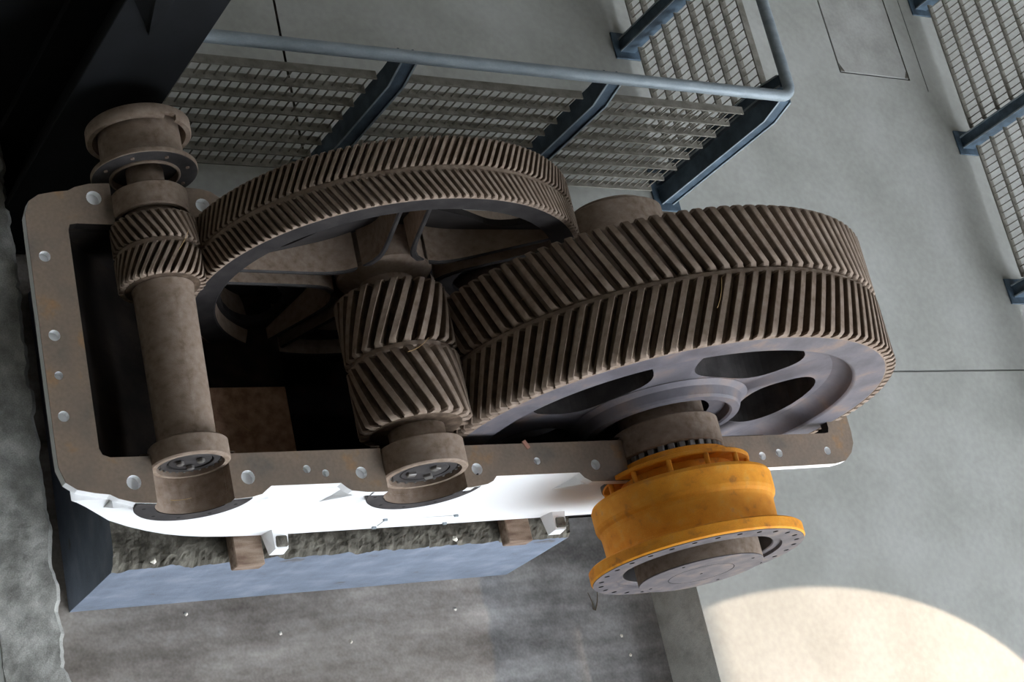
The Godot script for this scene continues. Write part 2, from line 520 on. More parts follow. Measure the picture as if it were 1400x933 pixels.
func pinion_long() -> void:
	var t := thing("pinion_shaft", "long slender pinion shaft lying along the left end of the housing", "pinion shaft", Vector3(X1, AX, 0))
	var mod := 0.0088
	var rp := 0.1364
	herringbone(t, 31, rp, mod, -2.520, -2.419, -2.403, -2.290, 29.0, -1.0, 90.0 - 360.0 / 62.0, -181, 181)
	part(t, "pinion_core", ring(0.05, rp - 1.25 * mod, -2.522, -2.288, 64, 0.003), M.grease)
	part(t, "shaft", lathe_mesh([Vector2(0, -2.96), Vector2(0.06, -2.96), Vector2(0.063, -2.95), Vector2(0.063, -2.63), Vector2(0.09, -2.62), Vector2(0.09, -2.30), Vector2(0.103, -2.286), Vector2(0.1, -2.26), Vector2(0.0945, -1.75), Vector2(0.088, -1.742), Vector2(0.070, -1.74), Vector2(0.070, -1.694), Vector2(0, -1.694)], 64), M.rust)
	part(t, "shaft_end_cap", ring(0, 0.070, -1.695, -1.682, 40, 0.003), M.dark)
	for k in 3:
		var st := begin()
		var p := polar(0.038, 40.0 + 120.0 * k, 0)
		lathe(st, [Vector2(0, -1.678), Vector2(0.013, -1.678), Vector2(0.013, -1.669), Vector2(0.009, -1.666), Vector2(0, -1.666)], 6)
		var o := part(t, "cap_bolt", done(st), M.roller)
		o.position = Vector3(p.x, p.y, 0)

func pinion_short() -> void:
	var t := thing("pinion_shaft", "short thick herringbone pinion in the middle, meshing with the largest wheel", "pinion shaft", Vector3(X2, AX, 0))
	var mod := 0.01614
	var rp := 0.1862
	herringbone(t, 23, rp, mod, -2.268, -2.030, -2.012, -1.766, 23.5, 1.0, 90.0 - 3.2, -181, 181)
	part(t, "pinion_core", ring(0.08, rp - 1.25 * mod, -2.270, -1.764, 64, 0.003), M.grease)
	part(t, "shaft", lathe_mesh([Vector2(0, -2.60), Vector2(0.098, -2.60), Vector2(0.1, -2.28), Vector2(0.1, -1.70), Vector2(0.09, -1.64), Vector2(0, -1.64)], 48), M.rust)
	part(t, "end_plate", ring(0, 0.088, -1.645, -1.612, 40, 0.006), M.dark)
	for k in 3:
		var st := begin()
		box(st, Vector3(-0.014, 0.034, -1.615), Vector3(0.014, 0.066, -1.600), 0.003)
		var o := part(t, "locking_block", done(st), M.roller)
		o.rotation.z = -deg_to_rad(20.0 + 120.0 * k)

func bearing(label: String, at: Vector3, ro: float, z0: float, z1: float, rollers: int, front_roll: bool) -> Node3D:
	var t := thing("roller_bearing", label, "bearing", at)
	var w := ro * 0.155
	part(t, "outer_ring", ring(ro - w, ro, z0, z1, 72, 0.005), M.rust)
	var rin := ro * 0.68
	part(t, "inner_ring", ring(rin - w * 0.6, rin + w * 0.5, z0 + 0.006, z1 - 0.012, 56, 0.003), M.dark)
	var rr := (ro - w - rin - w * 0.5) * 0.46
	for k in rollers:
		var a := 360.0 * (k + 0.3) / rollers
		var st := begin()
		lathe(st, [Vector2(0, z0 + 0.012), Vector2(rr, z0 + 0.014), Vector2(rr, z1 - 0.016), Vector2(rr * 0.8, z1 - 0.012), Vector2(0, z1 - 0.012)], 12)
		var o := part(t, "roller", done(st), M.roller)
		var p := polar((ro - w + rin + w * 0.5) * 0.5, a, 0)
		o.position = p
	if front_roll: pass
	return t

func bearings() -> void:
	bearing("roller bearing at the front end of the long slender shaft, in the left seat", Vector3(X1, AX, 0), 0.1285, -1.738, -1.668, 26, false)
	bearing("roller bearing at the front of the short thick pinion, in the middle seat", Vector3(X2, AX, 0), 0.152, -1.702, -1.600, 22, false)
	bearing("smooth bearing ring just behind the small herringbone pinion, in front of the flanged drum", Vector3(X1, AX, 0), 0.130, -2.632, -2.546, 18, false)
	var t := bearing("big bearing ring showing a row of rollers, behind the yellow coupling", Vector3(X3, AX, 0), 0.2065, -1.735, -1.625, 0, false)
	for k in 30:
		var a := 12.0 * k
		var st := begin()
		box(st, Vector3(-0.0130, 0.170, -1.640), Vector3(0.0130, 0.196, -1.600), 0.004)
		var o := part(t, "roller", done(st), M.roller)
		o.rotation.z = -deg_to_rad(a)
	part(t, "cage", ring(0.150, 0.172, -1.640, -1.600, 64, 0.003), M.dark)
	bearing("plain brown bearing ring at the rear, peeping out between the two gear wheels", Vector3(X3, AX, 0), 0.212, -2.63, -2.46, 20, false)

func output_shaft() -> void:
	var t := thing("output_shaft", "thick output shaft ending in a flat grey disc inside the yellow coupling", "shaft", Vector3(X3, AX, 0))
	part(t, "shaft", ring(0, 0.165, -2.66, -1.30, 64, 0.004), M.rust)
	var groove := lathe_mesh([Vector2(0.1265, -1.10), Vector2(0.1235, -1.10), Vector2(0.1235, -1.1685), Vector2(0.1265, -1.1685), Vector2(0.1265, -1.10)], 64)
	var cut := [[groove, M.black], [cyl(Vector3(0, 0, 0), 0.006, -1.19, -1.1, "z", 10), M.black]]
	for k in 4:
		var p := polar(0.205, 35.0 + 90.0 * k, 0)
		cut.append([cyl(p, 0.007, -1.19, -1.1, "z", 10), M.black])
	part(t, "end_disc", lathe_mesh([Vector2(0.165, -1.45), Vector2(0.234, -1.45), Vector2(0.237, -1.447), Vector2(0.237, -1.171)], 80), M.rust)
	part(t, "disc_face", await carve(ring(0, 0.237, -1.171, -1.166, 80, 0.002), M.machined, cut))

func yellow_coupling() -> void:
	var t := thing("coupling_drum", "rusty yellow flanged coupling drum on the front end of the output shaft", "coupling", Vector3(X3, AX, 0))
	part(t, "drum", lathe_mesh([Vector2(0.24, -1.40), Vector2(0.24, -1.486), Vector2(0.328, -1.489), Vector2(0.340, -1.484), Vector2(0.346, -1.472), Vector2(0.345, -1.405), Vector2(0.341, -1.392), Vector2(0.333, -1.382), Vector2(0.330, -1.368), Vector2(0.326, -1.284), Vector2(0.329, -1.268), Vector2(0.338, -1.261), Vector2(0.400, -1.259), Vector2(0.407, -1.253), Vector2(0.407, -1.216), Vector2(0.402, -1.209)], 96), M.yellow)
	part(t, "rear_flange", ring(0.18, 0.284, -1.562, -1.544, 80, 0.004), M.yellow)
	part(t, "neck", ring(0.17, 0.215, -1.60, -1.48, 64, 0.003), M.yellow)
	part(t, "spacer_ring", ring(0.15, 0.186, -1.606, -1.56, 64, 0.003), M.dark)
	for k in 12:
		var st := begin()
		lathe(st, [Vector2(0, -1.546), Vector2(0.010, -1.546), Vector2(0.010, -1.488), Vector2(0, -1.488)], 8)
		var o := part(t, "bolt", done(st), M.yellow)
		o.position = polar(0.272, 30.0 * k - 12.0, 0)
	var cut := []
	for k in 28:
		cut.append([cyl(polar(0.372, 360.0 * k / 28.0, 0), 0.0105, -1.25, -1.19, "z", 12), M.black])
	part(t, "flange_face", await carve(lathe_mesh([Vector2(0.318, -1.2065), Vector2(0.318, -1.232), Vector2(0.401, -1.232), Vector2(0.401, -1.2065), Vector2(0.318, -1.2065)], 96), M.machined, cut))
	part(t, "recess_ring", lathe_mesh([Vector2(0.318, -1.2065), Vector2(0.316, -1.218), Vector2(0.288, -1.218), Vector2(0.284, -1.222)], 96), M.machined)
	part(t, "bore", lathe_mesh([Vector2(0.284, -1.222), Vector2(0.282, -1.40), Vector2(0.20, -1.40)], 96), M.dark)

func input_coupling() -> void:
	var t := thing("coupling_drum", "brown flanged drum on the rear end of the long shaft, beside the dark column", "coupling", Vector3(X1, AX, 0))
	part(t, "drum", lathe_mesh([Vector2(0.06, -2.90), Vector2(0.134, -2.90), Vector2(0.138, -2.89), Vector2(0.140, -2.745), Vector2(0.145, -2.730)], 64), M.rust)
	part(t, "front_flange", lathe_mesh([Vector2(0.14, -2.730), Vector2(0.175, -2.730), Vector2(0.180, -2.726), Vector2(0.180, -2.712), Vector2(0.178, -2.709)], 72), M.rust)
	part(t, "flange_face", lathe_mesh([Vector2(0.178, -2.709), Vector2(0.174, -2.708), Vector2(0.118, -2.708)], 72), M.dark)
	part(t, "recess_lip", ring(0.112, 0.120, -2.730, -2.700, 64, 0.003), M.rust)
	part(t, "recess", lathe_mesh([Vector2(0.112, -2.728), Vector2(0.062, -2.730)], 64), M.dark)
	var notch := prism(PackedVector2Array([Vector2(0.03, 0.10), Vector2(0.075, 0.10), Vector2(0.075, 0.22), Vector2(0.03, 0.22)]), -2.866, -2.82)
	part(t, "rear_flange", await carve(lathe_mesh([Vector2(0.158, -2.848), Vector2(0.158, -2.884), Vector2(0.120, -2.888), Vector2(0.120, -2.896), Vector2(0.174, -2.896), Vector2(0.178, -2.892), Vector2(0.178, -2.852), Vector2(0.174, -2.848), Vector2(0.158, -2.848)], 72), M.rust, [[notch, M.rust]]))
	for k in 8:
		var st := begin()
		lathe(st, [Vector2(0.007, -2.709), Vector2(0.007, -2.704), Vector2(0, -2.703)], 8)
		part(t, "bolt", done(st), M.rust).position = polar(0.148, 45.0 * k + 10.0, 0)

# ---------------------------------------------------------------- the gear housing
func front_edge() -> Array:
	return [[1.632, -1.76], [1.633, -1.68], [1.65, -1.63], [1.684, -1.605], [1.737, -1.592], [1.784, -1.585], [1.81, -1.57], [1.86, -1.555], [1.92, -1.550],
		[2.20, -1.550], [2.25, -1.553], [2.29, -1.562], [2.31, -1.577], [2.326, -1.588], [2.58, -1.586], [2.60, -1.568], [2.615, -1.558], [2.67, -1.550], [2.73, -1.548],
		[3.08, -1.547], [3.147, -1.556], [3.172, -1.566], [3.19, -1.584], [3.548, -1.582], [3.565, -1.562], [3.594, -1.546], [3.728, -1.542],
		[4.25, -1.542], [4.36, -1.547], [4.42, -1.564], [4.80, -1.566], [4.86, -1.576], [4.905, -1.61], [4.93, -1.65], [4.937, -1.70]]

func mirror_z(z: float) -> float: return -4.225 - z

func gear_housing() -> void:
	var t := thing("gear_housing", "white cast gear housing with a flat brown flange, holding all the gears", "gear housing")
	var outline := front_edge()
	var rear := []
	for p in front_edge(): rear.append([p[0], mirror_z(p[1])])
	rear.reverse()
	outline.append_array(rear)
	var inner := [[1.768, -1.735], [1.776, -1.715], [1.80, -1.705], [4.79, -1.697], [4.81, -1.70], [4.818, -1.72], [4.818, -2.50], [4.81, -2.515], [4.79, -2.52], [1.80, -2.52], [1.775, -2.515], [1.768, -2.495]]
	var holes := [[1.678, -2.396, 0.019], [1.675, -2.119, 0.019], [1.672, -1.982, 0.014], [1.670, -1.845, 0.018], [1.864, -1.62, 0.024], [2.248, -1.62, 0.024], [2.461, -1.639, 0.014], [2.527, -1.622, 0.013], [2.660, -1.618, 0.021],
		[3.115, -1.612, 0.022], [3.373, -1.632, 0.014], [3.624, -1.608, 0.020], [4.429, -1.612, 0.017], [4.519, -1.621, 0.017], [4.777, -1.621, 0.017], [1.869, -2.617, 0.026], [2.252, -2.609, 0.026], [2.66, -2.605, 0.022], [3.12, -2.605, 0.022], [3.55, -2.59, 0.016], [4.43, -2.61, 0.018], [4.78, -2.60, 0.018]]
	var slots := [[X1, 0.130], [X2, 0.156], [X3, 0.211]]
	var cut := [[prism_xz(inner, 0.5, 1.3), M.oil]]
	for s in slots:
		var x: float = s[0]
		var r: float = s[1]
		cut.append([box_mesh(Vector3(x - r, 0.9, -1.75), Vector3(x + r, 1.3, -1.40)), M.rust])
		cut.append([box_mesh(Vector3(x - r, 0.9, -2.85), Vector3(x + r, 1.3, -2.48)), M.rust])
	for h in holes: cut.append([cyl(Vector3(h[0], 0, h[1]), h[2], 1.126, 1.3, "y", 18), M.holewhite])
	part(t, "flange", await carve(prism_xz(outline, 1.112, 1.1475), M.white, cut))
	part(t, "flange_face", await carve(prism_xz(outline, 1.1475, 1.1515), M.face, cut))
	# front wall: left end sweeps up in a curve; seats are cut out
	var low := [Vector2(1.672, 1.112), Vector2(1.696, 1.09), Vector2(1.740, 1.04), Vector2(1.80, 0.965), Vector2(1.864, 0.885), Vector2(1.95, 0.81), Vector2(2.038, 0.745), Vector2(2.12, 0.695), Vector2(2.199, 0.66), Vector2(2.28, 0.635), Vector2(2.36, 0.62), Vector2(2.5, 0.606), Vector2(2.65, 0.60)]
	var wall := PackedVector2Array()
	for v in low: wall.append(v)
	wall.append_array(PackedVector2Array([Vector2(3.80, 0.598), Vector2(3.98, 0.60), Vector2(4.15, 0.65), Vector2(4.28, 0.76), Vector2(4.36, 0.92), Vector2(4.40, 1.112)]))
	var wcut := []
	for s in slots: wcut.append([cyl(Vector3(s[0], AX, 0), s[1], -1.9, -1.3, "z", 48), M.rust])
	part(t, "front_wall", await carve(prism(wall, -1.70, -1.583), M.white, wcut))
	part(t, "rear_wall", await carve(prism(wall, -2.60, -2.522), M.white, [[cyl(Vector3(X1, AX, 0), 0.130, -2.9, -2.3, "z", 48), M.rust], [cyl(Vector3(X2, AX, 0), 0.156, -2.9, -2.3, "z", 48), M.rust], [cyl(Vector3(X3, AX, 0), 0.214, -2.9, -2.3, "z", 48), M.rust]]))
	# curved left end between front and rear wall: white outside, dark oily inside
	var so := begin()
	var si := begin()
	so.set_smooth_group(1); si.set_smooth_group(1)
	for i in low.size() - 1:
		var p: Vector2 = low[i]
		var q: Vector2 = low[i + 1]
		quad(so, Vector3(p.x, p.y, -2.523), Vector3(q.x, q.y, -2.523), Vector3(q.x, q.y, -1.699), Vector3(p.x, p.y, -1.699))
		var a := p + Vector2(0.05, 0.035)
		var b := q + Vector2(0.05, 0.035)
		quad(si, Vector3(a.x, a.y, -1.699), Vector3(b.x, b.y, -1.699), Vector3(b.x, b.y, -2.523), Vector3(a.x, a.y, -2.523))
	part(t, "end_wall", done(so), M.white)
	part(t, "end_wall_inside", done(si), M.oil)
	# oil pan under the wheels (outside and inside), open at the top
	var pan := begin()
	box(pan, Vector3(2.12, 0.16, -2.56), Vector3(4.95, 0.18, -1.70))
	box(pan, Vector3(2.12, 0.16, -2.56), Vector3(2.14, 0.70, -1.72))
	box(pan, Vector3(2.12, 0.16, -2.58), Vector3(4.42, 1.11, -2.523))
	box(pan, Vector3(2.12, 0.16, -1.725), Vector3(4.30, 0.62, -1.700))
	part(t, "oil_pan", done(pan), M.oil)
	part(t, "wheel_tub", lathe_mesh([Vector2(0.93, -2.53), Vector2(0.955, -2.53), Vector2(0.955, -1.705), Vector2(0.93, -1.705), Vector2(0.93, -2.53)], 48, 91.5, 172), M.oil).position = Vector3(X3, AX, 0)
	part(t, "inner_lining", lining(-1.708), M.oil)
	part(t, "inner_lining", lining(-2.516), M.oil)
	part(t, "inner_shelf", box_mesh(Vector3(2.08, 0.735, -2.095), Vector3(2.64, 0.75, -1.705), 0.003), M.tray)
	# bearing seats: lower half shells with a bolted ring face
	var geo := [[X1, 0.130, 0.196, 0.0], [X2, 0.156, 0.216, 0.0], [X3, 0.211, 0.285, 0.0]]
	for g in geo:
		var x: float = g[0]
		var r: float = g[1]
		var ro: float = g[2]
		var fr := part(t, "bearing_seat", lathe_mesh([Vector2(r, -1.550), Vector2(r, -1.712), Vector2(r + 0.03, -1.712)], 40, 90, 270), M.rust)
		fr.position = Vector3(x, AX, 0)
		var rg := part(t, "seat_ring", lathe_mesh([Vector2(ro, -1.60), Vector2(ro, -1.552), Vector2(ro - 0.003, -1.549), Vector2(r, -1.549)], 48, 90.5, 269.5), M.dark)
		rg.position = Vector3(x, AX - 0.004, 0)
		for k in 5:
			var b := begin()
			lathe(b, [Vector2(0, -1.5485), Vector2(0.007, -1.5485), Vector2(0, -1.5480)], 8)
			part(rg, "bolt_hole", done(b), M.black).position = polar((r + ro) * 0.5, 108.0 + 36.0 * k, 0)
	# bosses under the widened parts of the flange: wedge shaped
	for b in [[1.80, 1.86, 1.915, -1.552], [2.585, 2.66, 2.74, -1.552], [3.07, 3.15, 3.19, -1.556], [3.553, 3.60, 3.76, -1.548], [2.19, 2.25, 2.325, -1.556]]:
		var st := begin()
		var x0: float = b[0]
		var x1: float = b[1]
		var x2: float = b[2]
		var zf: float = b[3]
		var zw := -1.59
		var yt := 1.1125
		var yb := 1.05 if x0 < 1.9 else 0.93
		if x1 - x0 < x2 - x1 + 0.001:
			hexa(st, [Vector3(x0 - 0.02, yb, zw), Vector3(x2, yb - 0.02, zw + 0.008), Vector3(x2, yb, zw - 0.02), Vector3(x0 - 0.02, yb, zw - 0.02), Vector3(x1 - 0.03, yt, zf), Vector3(x2, yt, zf), Vector3(x2, yt, zw - 0.02), Vector3(x0, yt, zw - 0.02)])
		else:
			hexa(st, [Vector3(x0, yb - 0.02, zw + 0.008), Vector3(x2 + 0.02, yb, zw), Vector3(x2 + 0.02, yb, zw - 0.02), Vector3(x0, yb, zw - 0.02), Vector3(x0, yt, zf), Vector3(x1 + 0.02, yt, zf), Vector3(x2, yt, zw - 0.02), Vector3(x0, yt, zw - 0.02)])
		part(t, "bolt_boss", done(st), M.white)
	# feet with bare, chipped tops
	for x in [2.56, 3.755]:
		var f := begin()
		var q := [Vector3(x - 0.06, 0.600, -1.60), Vector3(x + 0.04, 0.600, -1.60), Vector3(x + 0.04, 0.600, -1.70), Vector3(x - 0.06, 0.600, -1.70)]
		hexa(f, [Vector3(x - 0.028, 0.602, -1.508), Vector3(x + 0.028, 0.602, -1.508), Vector3(x + 0.036, 0.602, -1.60), Vector3(x - 0.050, 0.602, -1.60),
			Vector3(x - 0.024, 0.655, -1.514), Vector3(x + 0.026, 0.655, -1.514), Vector3(x + 0.030, 0.672, -1.60), Vector3(x - 0.034, 0.672, -1.60)])
		var foot := part(t, "foot", done(f), M.white)
		part(foot, "bare_top", box_mesh(Vector3(x - 0.020, 0.654, -1.560), Vector3(x + 0.024, 0.668, -1.520), 0.004), M.rough)
	var pl := part(t, "name_plate", box_mesh(Vector3(2.965, 0.632, -1.585), Vector3(3.26, 0.705, -1.579), 0.002), M.white)
	for p in [[2.958, 0.620], [2.960, 0.712], [3.262, 0.710], [3.262, 0.617]]:
		part(pl, "screw", box_mesh(Vector3(p[0] - 0.008, p[1] - 0.004, -1.584), Vector3(p[0] + 0.010, p[1] + 0.005, -1.574), 0.002), M.galv)

func lining(z: float) -> ArrayMesh:
	# inner face of a long wall under the flange, with half round cuts under the three shafts
	var q := PackedVector2Array([Vector2(1.72, 1.112), Vector2(1.72, 0.90), Vector2(2.0, 0.62), Vector2(2.2, 0.17), Vector2(4.25, 0.17), Vector2(4.50, 0.60), Vector2(4.50, 1.112)])
	for g in [[X3, 0.213], [X2, 0.158], [X1, 0.132]]:
		for i in 13:
			var a := lerpf(100.0, 260.0, i / 12.0)
			q.append(Vector2(g[0] + g[1] * sin(deg_to_rad(a)), minf(AX + g[1] * cos(deg_to_rad(a)), 1.112)))
	return prism(q, z - 0.006, z + 0.006)

# ---------------------------------------------------------------- railings
func slat_panel(t: Node3D, from: Vector3, to: Vector3, ys: Array, depth: float) -> void:
	# from and to lie on the panel's middle line at y = 0; slats lie flat, rods run upright through them
	var d := (to - from).normalized()
	var n := Vector3(-d.z, 0, d.x) * depth * 0.5
	for y in ys:
		var st := begin()
		var h := 0.0035
		var a := from + Vector3(0, y, 0)
		var b := to + Vector3(0, y, 0)
		var lo := Vector3(0, -h, 0)
		var hi := Vector3(0, h, 0)
		hexa(st, [a + n + lo, b + n + lo, b - n + lo, a - n + lo, a + n + hi, b + n + hi, b - n + hi, a - n + hi])
		part(t, "slat", done(st), M.grating)
	var rods := begin()
	var L := from.distance_to(to)
	var count := int(L / 0.0385)
	var y0: float = ys[0]
	var y1: float = ys[ys.size() - 1]
	for i in count:
		var p := from + d * (L * (i + 0.5) / count)
		box(rods, p + Vector3(-0.0024, y0, -0.0024), p + Vector3(0.0024, y1, 0.0024))
	var o := part(t, "rods", done(rods), M.grating)
	o.set_meta("kind", "stuff")

func railing_post(t: Node3D, at: Vector3, toward: Vector3, h: float, w: float) -> void:
	# upright channel: web facing sideways, flat front; cranked at the top towards the handrail; toward = unit vector from the front to the rail
	var side := Vector3(toward.z, 0, -toward.x)
	var st := begin()
	var prof := [[0.0, 0.0, 0.085], [h - 0.150, 0.0, 0.085], [h - 0.026, 0.030, 0.065]]
	for sgn in [-1.0, 1.0]:
		var s0: Vector3 = side * sgn * w * 0.5
		var s1: Vector3 = side * sgn * (w * 0.5 - 0.008)
		for k in 2:
			var p0: Vector3 = at + toward * prof[k][1] + Vector3(0, prof[k][0], 0)
			var p1: Vector3 = at + toward * prof[k + 1][1] + Vector3(0, prof[k + 1][0], 0)
			var a := [p0 + s0, p0 + s1, p0 + s1 + toward * prof[k][2], p0 + s0 + toward * prof[k][2]]
			var b := [p1 + s0, p1 + s1, p1 + s1 + toward * prof[k + 1][2], p1 + s0 + toward * prof[k + 1][2]]
			if sgn < 0.0: hexa(st, a + b)
			else:
				a.reverse(); b.reverse()
				hexa(st, a + b)
	for k in 2:   # front plate between the cheeks, a little recessed
		var p0: Vector3 = at + toward * (prof[k][1] + 0.006) + Vector3(0, prof[k][0], 0)
		var p1: Vector3 = at + toward * (prof[k + 1][1] + 0.006) + Vector3(0, prof[k + 1][0], 0)
		var s := side * (w * 0.5 - 0.004)
		hexa(st, [p0 - s, p0 + s, p0 + s + toward * 0.008, p0 - s + toward * 0.008, p1 - s, p1 + s, p1 + s + toward * 0.008, p1 - s + toward * 0.008])
	var o := part(t, "post", done(st), M.post)
	var glint := begin()  # pale strips stand in for light caught on the post edges
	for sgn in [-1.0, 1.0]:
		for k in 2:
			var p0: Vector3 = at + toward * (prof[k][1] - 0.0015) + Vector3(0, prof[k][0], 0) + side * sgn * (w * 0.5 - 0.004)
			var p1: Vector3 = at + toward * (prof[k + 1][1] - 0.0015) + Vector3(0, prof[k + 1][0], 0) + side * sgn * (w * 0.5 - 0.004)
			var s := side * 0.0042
			hexa(glint, [p0 - s, p0 + s, p0 + s + toward * 0.003, p0 - s + toward * 0.003, p1 - s, p1 + s, p1 + s + toward * 0.003, p1 - s + toward * 0.003])
	part(o, "edge_glint", done(glint), M.galv)
	var c := at + toward * 0.04
	part(o, "base_plate", box_mesh(Vector3(c.x - 0.075, FY, c.z - 0.075), Vector3(c.x + 0.075, FY + 0.010, c.z + 0.075), 0.002), M.post)

func railings() -> void:
	var ys := []
	for i in 8: ys.append(6.0 - (6.0 - (0.092 + 0.109 * i)) * K)
	var zr := -3.40 * K
	var xr := 5.335 * K
	var ry := 6.0 - (6.0 - 1.01) * K
	var t := thing("guard_railing", "steel guard railing with a corner, round handrail and flat slat panels, right behind the gears", "railing")
	# handrail with a bent corner
	var pts := [Vector3(2.22, ry, zr), Vector3(3.2, ry, zr), Vector3(xr - 0.06, ry, zr)]
	for i in range(1, 6):
		var a := PI / 2 * i / 6.0
		pts.append(Vector3(xr - 0.06 + 0.06 * sin(a), ry, zr - 0.06 + 0.06 * cos(a)))
	pts.append(Vector3(xr, ry, zr - 0.06)); pts.append(Vector3(xr, ry, zr - 1.5)); pts.append(Vector3(xr, ry, zr - 3.0))
	part(t, "handrail", tube_mesh(pts, 0.026, 16), M.galv)
	for x in [3.318, 4.333, 5.312]:
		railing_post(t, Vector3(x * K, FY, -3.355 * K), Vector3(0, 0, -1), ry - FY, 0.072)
	slat_panel(t, Vector3(2.22, 0, zr), Vector3(3.235 * K, 0, zr), ys, 0.036)
	slat_panel(t, Vector3(3.375 * K, 0, zr), Vector3(4.25 * K, 0, zr), ys, 0.036)
	slat_panel(t, Vector3(4.39 * K, 0, zr), Vector3(5.16 * K, 0, zr), ys, 0.036)
	for z in [-4.29, -5.26]:
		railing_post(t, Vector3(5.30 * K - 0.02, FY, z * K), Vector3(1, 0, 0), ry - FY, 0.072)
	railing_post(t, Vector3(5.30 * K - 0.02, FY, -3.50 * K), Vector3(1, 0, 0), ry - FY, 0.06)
	var xp := 5.345 * K
	slat_panel(t, Vector3(xp, 0, -3.56 * K), Vector3(xp, 0, -4.235 * K), ys, 0.036)
	slat_panel(t, Vector3(xp, 0, -4.35 * K), Vector3(xp, 0, -5.20 * K), ys, 0.036)
	# railing on the other side of the walkway
	var u := thing("guard_railing", "second slat railing at the right edge, across the walkway from the gears", "railing")
	var xq := 7.70 * K
	part(u, "handrail", tube_mesh([Vector3(xq + 0.02, ry, -5.9), Vector3(xq + 0.02, ry, -3.0), Vector3(xq + 0.02, ry, -1.80)], 0.026, 14), M.galv)
	for z in [-4.85, -3.885, -2.915, -1.945]:
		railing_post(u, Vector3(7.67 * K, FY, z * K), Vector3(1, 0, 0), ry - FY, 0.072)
	for k in 3:
		var z0 := (-4.85 + 0.97 * k) * K
		slat_panel(u, Vector3(xq, 0, z0 + 0.055), Vector3(xq, 0, z0 + 0.97 * K - 0.055), ys, 0.032)

